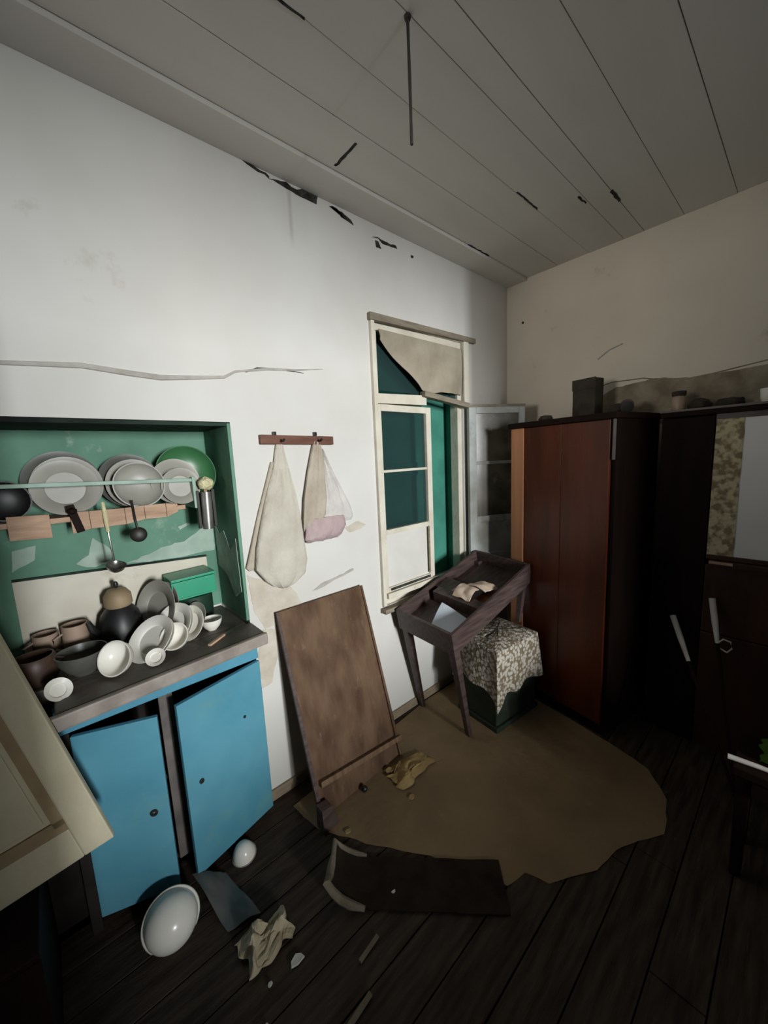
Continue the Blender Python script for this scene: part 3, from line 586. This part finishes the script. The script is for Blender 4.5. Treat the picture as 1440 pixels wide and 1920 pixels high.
# ------------------------------------------------------------------ leaning board
TL, TR, BL, BR = V((.668, 1.478, .862)), V((1.128, 1.478, .862)), V((.688, 1.262, .0)), V((1.165, 1.285, .0))
ua = (BR-BL).normalized(); va = ((TL+TR)/2-(BL+BR)/2).normalized(); na = ua.cross(va).normalized()
if na.y > 0: na = -na
bd = thing('table_leaf', (BL+BR)/2, 'brown scuffed board leaning on the wall below the coat rack', 'board')
q = lambda P, d: P+na*d
obj('board', B().hexa([BL, BR, q(BR, -.02), q(BL, -.02), TL, TR, q(TR, -.02), q(TL, -.02)]), BROWNB, bd, bev=.002)
s0 = BL.lerp(TL, .16)+ua*.02; s1 = BR.lerp(TR, .10)+ua*.02
obj('batten', B().bar(s0+na*.012, s1+na*.012, .024, .03, na), BATTEN, bd, bev=.003)
obj('edge_strip', B().hexa([q(BL, .014)-ua*.012, q(BL, .014)+ua*.006, q(BL, .0005)+ua*.006, q(BL, .0005)-ua*.012, q(TL, .006)-ua*.004, q(TL, .006)+ua*.006, q(TL, .0005)+ua*.006, q(TL, .0005)-ua*.004]), DARKWOOD, bd)
obj('edge_strip', B().hexa([q(BR, .012)-ua*.004, q(BR, .012)+ua*.012, q(BR, .0005)+ua*.012, q(BR, .0005)-ua*.004, q(TR, .006)-ua*.004, q(TR, .006)+ua*.006, q(TR, .0005)+ua*.006, q(TR, .0005)-ua*.004]), BROWNB, bd)
obj('foot', B().hexa([BL+V((-.03, -.07, 0)), BL+V((.05, -.06, 0)), BL+V((.05, -.012, 0)), BL+V((-.03, -.012, 0)), BL+V((-.022, -.05, .09)), BL+V((.03, -.045, .08)), BL+V((.03, .0, .08)), BL+V((-.022, .0, .09))]), DARKWOOD, bd, bev=.003)

# ------------------------------------------------------------------ tilted tray-top table
A = V((1.331, 1.064, .657)); e1 = (V((2.065, 1.057, .843))-A).normalized(); e2 = V((1.328, 1.443, .683))-A; e2 = (e2-e1*e2.dot(e1)).normalized(); e3 = e1.cross(e2)
if e3.z < 0: e3 = -e3
TLn, TW = .757, .378
tb = thing('wash_stand', (1.53, 1.3, 0), 'dark wooden tray top table tilted up at its right end below the window', 'table')
T = lambda a0, a1, c0, c1, d0, d1: B().obox(A, e1, e2, e3, (a0, a1), (c0, c1), (d0, d1))
obj('side_board', T(0, TLn, 0, .016, -.125, 0), DARKWOOD, tb, bev=.002)
obj('side_board', T(0, TLn, TW-.016, TW, -.125, 0), DARKWOOD, tb, bev=.002)
obj('end_board', T(0, .016, .016, TW-.016, -.125, 0), DARKWOOD, tb, bev=.002)
obj('end_board', T(TLn-.016, TLn, .016, TW-.016, -.125, 0), DARKWOOD, tb, bev=.002)
obj('bottom_board', T(.016, TLn-.016, .016, TW-.016, -.092, -.08), DARKWOOD, tb)
obj('divider', T(.25, .31, .016, TW-.05, -.08, -.012), DARKWOOD, tb, bev=.002)
obj('divider', T(.31, .42, .25, TW-.016, -.08, -.02), DARKWOOD, tb, bev=.002)
def leg(a0, c0, end):
    o = A+e1*a0+e2*c0-e3*.06
    end = V(end)
    obj('leg', B().bar(o, end, .042, .042, e2, .026, .026), DARKWOOD, tb, bev=.003)
f1 = A-e3*.688; f2 = A+e2*TW-e3*.70
leg(.03, .03, (1.527, 1.118, 0)); leg(.03, TW-.03, (1.535, 1.462, 0.0))
o3 = A+e1*(TLn-.03)+e2*.03; o4 = A+e1*(TLn-.03)+e2*(TW-.03)
p3 = o3-e3*.60; p4 = o4-e3*.60
leg(TLn-.03, .03, (2.005, 1.098, .492)); leg(TLn-.03, TW-.03, (2.085, 1.415, .205))
blk = thing('block', (2.12, 1.4, 0), 'wooden block under the raised back leg of the tilted table', 'block')
obj('body', B().box(2.03, 2.20, 1.335, 1.475, 0, .12), DARKWOOD, blk, bev=.004)
obj('top', B().box(2.035, 2.19, 1.34, 1.475, .121, .203), DARKWOOD, blk, bev=.004)
# contents of the tray
def tp(a, c, d): return A+e1*a+e2*c+e3*d
one('sheet_of_paper', B().sheet(lambda u, v: tp(.03+.17*u, .02+.17*v+.03*u, -.0775+.04*v*u+.018*u+.004*math.sin(u*5+v*4)), 10, 8, .0012), BLUEPAPER, tp(.12, .1, -.07), 'pale bluish sheet of paper lying in the near end of the tray', 'paper', smooth=True)
bk = thing('open_booklet', tp(.40, .16, -.04), 'crumpled open booklet with pale pages lying in the tray', 'booklet')
obj('page', B().sheet(lambda u, v: tp(.27+.10*u, .09+.11*v, -.006+.030*math.sin(u*PI*.8)+.012*nz(u*3, v*3, 2)), 10, 8, .004), BOOKP, bk, smooth=True)
obj('page', B().sheet(lambda u, v: tp(.36+.12*u, .05+.12*v, .012-.045*u+.02*math.sin(v*PI)+.012*nz(u*3, v*3, 5)), 10, 8, .004), BOOKP, bk, smooth=True)
obj('cover', B().sheet(lambda u, v: tp(.25+.22*u, .02+.09*v, -.03-.02*u+.014*nz(u*4, v*4, 8)), 10, 8, .004), RUST, bk, smooth=True, label='rust brown cover')

# ------------------------------------------------------------------ green crate stool with crochet cover
st = thing('storage_stool', (1.84, 1.16, 0), 'dark green box stool below the tilted table', 'stool')
sa = V((1.0, -.11, 0)).normalized(); sb = V((.11, 1.0, 0)).normalized(); so = V((1.648, 1.025, 0))
SB = lambda a0, a1, c0, c1, z0, z1: B().obox(so, sa, sb, zz, (a0, a1), (c0, c1), (z0, z1))
obj('body', SB(0.0, .355, 0, .26, .03, .44), CRATE, st, bev=.006)
obj('base', SB(-.012, .362, -.012, .27, 0, .028), CRATE, st, bev=.004)
def drape():
    b = B(); n = 64; rings = []
    def rim(t, grow, z):
        t = t % 1; W_, D_ = .355+2*grow, .26+2*grow; per = 2*(W_+D_); s = t*per
        if s < W_: a, c = s, 0
        elif s < W_+D_: a, c = W_, s-W_
        elif s < 2*W_+D_: a, c = W_-(s-W_-D_), D_
        else: a, c = 0, D_-(s-2*W_-D_)
        return so+sa*(a-grow)+sb*(c-grow)+zz*z
    def drop(t):  # hem height around the box: pointed at the near left corner
        d = min(t % 1, 1-(t % 1)); return .215-.085*max(0, 1-d/.07)+.012*math.sin(t*40)+(.03 if t > .8 else 0)
    cen = so+sa*.177+sb*.13
    for f, z in ((.0, .485), (.5, .482), (.85, .472)):
        rings.append([cen+(rim(k/n, .008, z)-cen-zz*z+zz*cen.z)*max(f, .02)+zz*(z+.008*nz(k*.4, f*5, 3)) for k in range(n)])
    for j in range(9):
        v = j/8; ring = []
        for k in range(n):
            t = k/n; z = .462+(drop(t)-.462)*v; g = .010+.016*v+.008*math.sin(t*58+1.3*math.sin(t*17))*v
            ring.append(rim(t, g, z))
        rings.append(ring)
    b.loft(rings, cap=False); b.bm.faces.new([v for v in b.bm.verts[:n]][::-1]); 
    b.bm.verts.ensure_lookup_table(); return b
try:
    bb = drape()
except Exception:
    raise
one('crochet_cover', bb, CROCHET, so+zz*.45, 'grey beige patterned cover draped over the green box stool', 'cover', smooth=True)

# ------------------------------------------------------------------ wardrobe
WA, WB = V((1.995, .615, 0)), V((2.105, 1.205, 0)); wa = (WB-WA).normalized(); wd = V((wa.y, -wa.x, 0)); WL = (WB-WA).length; DP = .42; WH = 1.66
wd_ = thing('wardrobe', (2.25, .9, 0), 'dark red brown wardrobe against the end wall by the window', 'wardrobe')
Wb = lambda a0, a1, d0, d1, z0, z1, b=None: (b or B()).obox(WA, wa, wd, zz, (a0, a1), (d0, d1), (z0, z1))
obj('side_panel', Wb(0, .02, .018, DP, .06, WH-.03), BLACKWOOD, wd_, bev=.002)  # near side much darker than its twin, shade painted into the wood
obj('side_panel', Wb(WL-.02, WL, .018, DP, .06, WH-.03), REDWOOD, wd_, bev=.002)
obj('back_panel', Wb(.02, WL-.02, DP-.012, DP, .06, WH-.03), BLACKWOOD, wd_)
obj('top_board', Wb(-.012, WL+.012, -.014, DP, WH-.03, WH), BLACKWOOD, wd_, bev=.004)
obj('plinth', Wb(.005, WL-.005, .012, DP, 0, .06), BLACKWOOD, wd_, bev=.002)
obj('door', Wb(.022, WL/2-.0295, 0, .0175, .062, WH-.032), REDWOOD, wd_, bev=.003)
obj('door', Wb(WL/2-.0291, WL-.094, 0, .0175, .062, WH-.032), REDWOOD, wd_, bev=.003)
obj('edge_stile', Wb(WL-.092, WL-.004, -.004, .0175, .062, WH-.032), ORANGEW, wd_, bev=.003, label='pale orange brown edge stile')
obj('corner_glint', Wb(.004, .011, -.003, .0175, WH-.22, WH-.032), GREYWOOD, wd_, bev=.002)  # thin pale strip paints the light caught on this corner
# clutter on top of the wardrobe
c1 = WA+wa*.29+wd*.26
bx = thing('carton', c1+zz*WH, 'dark upright box standing on top of the wardrobe', 'box')
obj('body', Wb(.24, .37, .24, .32, WH+.001, WH+.215), CLUTTER, bx, bev=.003)
obj('flap', Wb(.238, .372, .237, .2395, WH+.16, WH+.217), CLUTTER, bx)
def lump(name, c, r, m, label, cat, seed=0, sq=(1, 1, 1), a=.35):
    rg = []
    for i in range(9):
        th = PI*(.04+.92*i/8); ring = []
        for k in range(16):
            ph = 2*PI*k/16; d = V((math.sin(th)*math.cos(ph), math.sin(th)*math.sin(ph), -math.cos(th)))
            rr = r*(1+a*nz(d.x*1.7, d.y*1.7, d.z*1.7+seed*5)); ring.append(V(c)+V((d.x*sq[0], d.y*sq[1], max(-.8, d.z)*sq[2]))*rr)
        rg.append(ring)
    return one(name, B().loft(rg), m, c, label, cat, smooth=True)
lump('rag', c1+wa*-.14+wd*.02+zz*(WH+.029), .034, CLUTTER, 'small dark crumpled rag on the wardrobe beside the upright box', 'rag', 1)
lump('rag', WA+wa*.44+wd*.1+zz*(WH+.016), .026, CLUTTER, 'flat dark rag on the wardrobe near its window end', 'rag', 2, (1.5, 1.5, .7))

# ------------------------------------------------------------------ dresser on the end wall
dx = 2.28
dr_ = thing('dresser', (2.42, 0, 0), 'dark brown dresser on the end wall right of the wardrobe', 'dresser')
obj('top_board', B().box(dx-.02, X1-.002, -.5, .505, 1.625, 1.655), BLACKWOOD, dr_, bev=.003)
obj('top_lip', B().box(dx-.024, dx-.0205, -.5, .505, 1.648, 1.657), BROWNCAB, dr_)
obj('carcass', (lambda b: (b.box(dx+.02, X1-.002, .48, .50, 0, 1.624), b.box(X1-.014, X1-.002, -.48, .48, 0, 1.624), b.box(dx+.02, X1-.002, -.50, -.48, 0, 1.624), b.box(dx+.02, X1-.014, .285, .30, .96, 1.624), b)[-1])(B()), BLACKWOOD, dr_)
obj('tall_door', B().box(dx, dx+.0195, .302, .50, .0015, 1.62), BLACKWOOD, dr_, bev=.003)
obj('ledge', B().box(dx-.03, X1-.015, -.48, .284, .935, .958), BROWNCAB, dr_, bev=.003)
obj('ledge_lip', B().box(dx-.034, dx-.0305, .20, .282, .945, .957), WORN, dr_)
obj('drawer_front', B().box(dx, dx+.0195, -.095, .298, .60, .93), BROWNCAB, dr_, bev=.003)
obj('lower_door', B().box(dx, dx+.0195, -.095, .298, .0015, .595), BROWNCAB, dr_, bev=.003)
obj('lower_door', B().box(dx, dx+.0195, -.48, -.10, .0015, .93), BROWNCAB, dr_, bev=.003)
obj('glazed_pane', B().box(dx+.006, dx+.012, -.48, .212, .98, 1.60), PALEPANE, dr_)
obj('lace_curtain', B().sheet(lambda u, v: (dx+.003-.002*math.sin(u*16), .298-.094*u+.005*nz(v*14, 2, 3)*(u > .9), 1.60-.63*v), 14, 20, .002), LACE, dr_, smooth=True)
obj('door_rail', B().box(dx-.002, dx+.014, -.48, .299, 1.60, 1.624), GREYWOOD, dr_, bev=.002)
obj('door_rail', B().box(dx-.002, dx+.014, -.48, .299, .9585, .98), BROWNCAB, dr_, bev=.002)
jr = thing('jar', (2.36, .455, 1.656), 'small pale jar with dark lid on the wardrobe end of the dresser', 'jar')
obj('jar_body', B().lathe([(0, 0), (.026, 0), (.029, .01), (.029, .055), (.022, .07), (0, .07)], (2.34, .452, 1.657)), JAR, jr, smooth=True)
obj('lid', B().lathe([(0, .071), (.027, .071), (.029, .078), (.029, .092), (0, .096)], (2.34, .452, 1.657)), CLUTTER, jr, smooth=True)
lump('bundle', (2.36, .375, 1.679), .03, CLUTTER, 'dark crumpled bundle right of the jar on the dresser top', 'bundle', 3, (1.2, 1.4, 1))
lump('bundle', (2.40, .27, 1.677), .028, CLUTTER, 'second dark bundle from the jar on the dresser top', 'bundle', 4, (1.2, 1.8, .9))
bt = thing('bottle', (2.20, .70, WH), 'dark bottle lying at the dresser end of the wardrobe top', 'bottle')
bo = WA+wa*.055+wd*.2+zz*(WH+.031)
obj('bottle_body', B().lathe([(0, 0), (.028, .002), (.03, .01), (.03, .08), (.012, .105), (.011, .13), (0, .13)], bo, (.9, .25, .22)), BLACKPOT, bt, smooth=True)
obj('cork', B().lathe([(0, .131), (.009, .131), (.008, .145), (0, .145)], bo, (.9, .25, .22), 12), WORN, bt, smooth=True)
jr = thing('cup', (2.36, .15, 1.656), 'small whitish cup on the dresser top at the picture edge', 'cup')
obj('cup_body', B().lathe([(0, 0), (.018, 0), (.026, .02), (.029, .06), (.027, .06), (.023, .02), (0, .005)], (2.34, .142, 1.656)), CHINA, jr, smooth=True)
obj('handle', B().tube([(2.333, .112, 1.70), (2.33, .098, 1.695), (2.33, .10, 1.68), (2.334, .115, 1.673)], .003), CHINA, jr, smooth=True)
# two sticks leaning on the dresser
def stick(p0, p1, s, label, loop=False):
    p0, p1 = V(p0), V(p1); t = thing('walking_stick', p0, label, 'stick', 'sticks leaning on the dresser')
    k = p0.lerp(p1, s)
    obj('shaft', B().tube([p0, k], .007, r1=.008), BLACKWOOD, t, smooth=True)
    g = obj('grip', B().tube([k, k.lerp(p1, .5), p1], [.008, .0125, .013], n=12), STICKP, t, smooth=True, label='pale upper end')
    if loop: obj('wrist_loop', B().tube([k+V((0, 0, .0)), k+V((-.01, -.02, .03)), k+V((-.012, -.045, .025)), k+V((-.012, -.05, -.005)), k+V((-.005, -.035, -.03)), k+V((0, -.008, -.02))], .0035), STICKP, g, smooth=True)
stick((1.86, .06, .004), (2.262, .405, .648), .74, 'dark stick with a pale grip, the one nearer the wardrobe')
stick((1.98, .10, .004), (2.262, .262, .775), .76, 'dark stick with pale grip and wrist loop, farther from the wardrobe', True)
# low bench with a green cloth
bn = thing('low_bench', (1.8, -.1, 0), 'low dark wooden bench in the shadow in front of the dresser', 'bench')
obj('seat', B().box(1.60, 1.83, -.42, .10, .39, .42), BLACKWOOD, bn, bev=.004)
for x in (1.63, 1.80):
    for yy in (-.39, .07): obj('leg', B().bar((x, yy, .389), (x, yy, 0), .04, .04, (0, 1, 0), .03, .03), BLACKWOOD, bn, bev=.003)
obj('front_rail', B().box(1.605, 1.625, -.36, .05, .33, .385), BLACKWOOD, bn)
def gcl(u, v):
    x = 1.68+.14*u; yy = .04-.36*v; e = min(u, 1-u, v, 1-v)
    return (x+.02*nz(v*4, 1, 2), yy+.03*nz(u*4, 3, 1), .428+.075*min(1, e*4)+.022*nz(u*5, v*5, 1)*min(1, e*5))
one('green_cloth', B().sheet(gcl, 22, 26, .006), GREENCL, (1.8, -.1, .425), 'bunched green cloth on the low dark bench', 'cloth', smooth=True)
one('pale_rod', B().tube([(1.630, .115, .4295), (1.64, .04, .4290), (1.645, -.06, .429)], [.009, .008, .005], n=10), STICKP, (1.62, .03, .42), 'short pale rod lying on the front edge of the dark bench', 'rod', smooth=True)

# ------------------------------------------------------------------ floor litter
li = [(.63, 1.40), (.66, 1.22), (.76, 1.06), (.90, .85), (1.00, .68), (1.02, .60), (1.10, .57), (1.13, .50), (1.30, .40), (1.45, .37), (1.62, .27), (1.80, .30), (1.93, .40), (1.98, .58), (1.99, .62), (2.09, 1.18), (2.3, 1.25), (2.5, 1.45), (1.6, 1.48)]  # near edge pulled back; the darker planks beyond it stand for shade
pts = []
for i in range(len(li)):
    a, c = V(li[i]), V(li[(i+1) % len(li)])
    for k in range(5): q_ = a.lerp(c, k/5); pts.append((q_.x+.008*nz(q_.x*14, q_.y*14, 1), q_.y+.008*nz(q_.x*14, q_.y*14, 5), .0))
one('linoleum_sheet', B().prism(pts, (0, 0, .0012)), LINO, (1.4, .9, 0), 'large brown linoleum sheet covering the floor under the table', 'flooring')
# dark mat with curled pale end
ma, mb = V((.545, 1.075, 0)), V((1.01, .60, 0)); md = (mb-ma).normalized(); mn = V((-md.y, md.x, 0))
mlen = (mb-ma).length
def matf(u, v):
    c = max(0, 1-u/.30); s = (v-.5)*.17*(1-.15*c*c)
    z = .004+.060*c**2.2+.020*c*(abs(v-.5)*2)**3+.004*nz(u*8, v*3, 2)
    return ma+md*(u*mlen+.06*c*c)+mn*s+zz*z
mt = thing('floor_mat', ma, 'dark narrow mat on the floor with one end curled up', 'mat')
obj('mat_strip', B().sheet(matf, 30, 10, .004), MAT, mt, smooth=True)
rp = [matf(u, 1)+zz*.004 for u in (.26, .2, .13, .06)]+[matf(0, v)+zz*.004 for v in (1, .75, .5, .25, 0)]+[matf(u, 0)+zz*.004 for u in (.06, .13, .2, .28)]
obj('pale_edge', B().tube(rp, [.005]+[.009]*5+[.014]*(len(rp)-7)+[.008]), RIM, mt, smooth=True, label='pale curled edge')
# white enamel bowl on its side, cup, grey sheet
bw = thing('enamel_basin', (.08, 1.20, 0), 'large white enamel bowl lying on its side before the blue doors', 'bowl')
bax = V((.10, 1.0, -.55)).normalized(); bc = V((.118, 1.20, .087))
pr = [(.077*math.sin(a_*PI/18), .076-.076*math.cos(a_*PI/18)) for a_ in range(0, 10)]
pi_ = [(r_-.004 if r_ > .005 else 0, h_+.0035) for r_, h_ in pr[::-1]]
obj('bowl_body', B().lathe(pr+[(.078, .082), (.083, .085), (.083, .088), (.075, .088)]+pi_, bc, bax, 40), CHINA, bw, smooth=True)
obj('rim_band', B().lathe([(.0832, .0845), (.0845, .085), (.0845, .0885), (.0832, .089)], bc, bax, 40), CHINA_OLD, bw, smooth=True)
cu = thing('tea_bowl', (.40, 1.36, 0), 'small white bowl lying upturned at the foot of the blue cabinet', 'bowl')
obj('bowl_body', B().lathe([(0, .052), (.014, .050), (.028, .041), (.039, .020), (.043, 0), (.040, 0), (.036, .018), (0, .044)], (.392, 1.348, .003), (-.12, -.1, 1), 28), CHINA, cu, smooth=True)
obj('rim_band', B().lathe([(.0432, 0), (.045, .0005), (.045, .004), (.0428, .005)], (.392, 1.348, .003), (-.12, -.1, 1), 24), CHINA_OLD, cu, smooth=True)
def grs(u, v):
    return (.215+.10*u+.04*v, 1.365-.22*v-.03*u, .006+.05*(1-u)*(1-v)+.010*math.sin(u*4+v*5)+.006*nz(u*4, v*4, 2))
one('plastic_sheet', B().sheet(lambda u, v: (lambda p: (p[0], p[1], max(.003, p[2])))(grs(u, v)), 14, 14, .002), GREYSH, (.3, 1.22, 0), 'dull grey plastic sheet on the floor right of the white enamel bowl', 'sheet', smooth=True)
# crumpled paper
def crump(c, w_, d_, h_, seed):
    def f(u, v):
        e = math.sin(PI*u)*math.sin(PI*v)
        x = (u-.5)*w_; y_ = (v-.5)*d_
        k = abs(nz(u*2.4, v*2.4, seed))+.6*abs(nz(u*5, v*5, seed+3))
        return (c[0]+x+.03*nz(u*3, v*3, seed+1), c[1]+y_+.03*nz(u*3, v*3, seed+2), max(.003, .004+h_*(.25+1.1*k)*(.25+.75*e**.5)))
    return f
one('crumpled_paper', B().sheet(crump((.335, 1.03), .14, .10, .06, 4.3), 20, 20, .002), PAPER, (.335, 1.015, 0), 'crumpled pale paper on the floor right of the white enamel bowl', 'paper')
one('torn_rag', B().sheet(crump((1.14, 1.175), .22, .11, .026, 9.1), 22, 16, .002), STRAW, (1.15, 1.17, 0), 'torn straw coloured rag on the floor beside the leaning board', 'rag', smooth=True)
one('rag_strip', B().sheet(lambda u, v: (1.04+.20*u, 1.235-.05*u+.025*v+.01*nz(u*6, 1, 2), .004+.016*abs(nz(u*5, v, 4))), 16, 3, .002), STRAW, (1.1, 1.22, 0), 'narrow torn straw strip between the leaning board and the rag', 'rag', smooth=True)
lump('knob', (.905, 1.243, .013), .014, BLACKPOT, 'small dark round knob on the floor before the leaning board', 'knob', 6, a=.15)
def chip(x, yy, r, rot, label, m=PALECL, name='paper_scrap'):
    P = [(x+r*(1+.5*nz(k*1.7, x*9, 1))*math.cos(rot+k*2*PI/6)*1.5, yy+r*(1+.5*nz(k*1.7, yy*9, 4))*math.sin(rot+k*2*PI/6), .0015) for k in range(6)]
    return one(name, B().prism(P, (0, 0, .006)), m, (x, yy, 0), label, 'scrap')
chip(.385, .925, .013, .4, 'brightest white scrap on the floor right of the crumpled paper')
chip(.30, .93, .005, .9, 'tiny white scrap on the floor, nearer the camera than the crumpled paper')
chip(.255, .86, .005, 1.9, 'tiny white scrap on the floor, nearest the camera')
chip(.665, .88, .009, 1.2, 'white scrap on the floor beside the dark mat')
chip(.72, .855, .005, .3, 'small white scrap beside the far part of the dark mat')
chip(1.035, 1.07, .010, .7, 'pale scrap on the linoleum in front of the torn rag', STRAW)
chip(.735, 1.14, .008, .2, 'pale scrap at the curled end of the dark mat', STRAW)
one('wood_splinter', B().bar((.52, .79, .005), (.60, .80, .006), .010, .008), RIM, (.56, .8, 0), 'short pale wood splinter on the floor planks in the foreground', 'splinter')
one('wood_splinter', B().bar((.36, .70, .005), (.50, .715, .006), .012, .008), RIM, (.43, .7, 0), 'long pale wood splinter nearest the camera on the floor planks', 'splinter')
# cord end hanging from the ceiling
hc = thing('lamp_cord', (.86, .79, 2.32), 'dark bare cord hanging from the ceiling', 'cord')
obj('cord', B().tube([(.860, .790, ZC-.004), (.861, .790, 2.5), (.860, .789, 2.335)], .0045), CORD, hc, smooth=True)
obj('hook', B().lathe([(0, 0), (.010, 0), (.008, .010), (0, .012)], (.860, .790, ZC-.0055), (0, 0, -1), 12), CORD, hc, smooth=True)
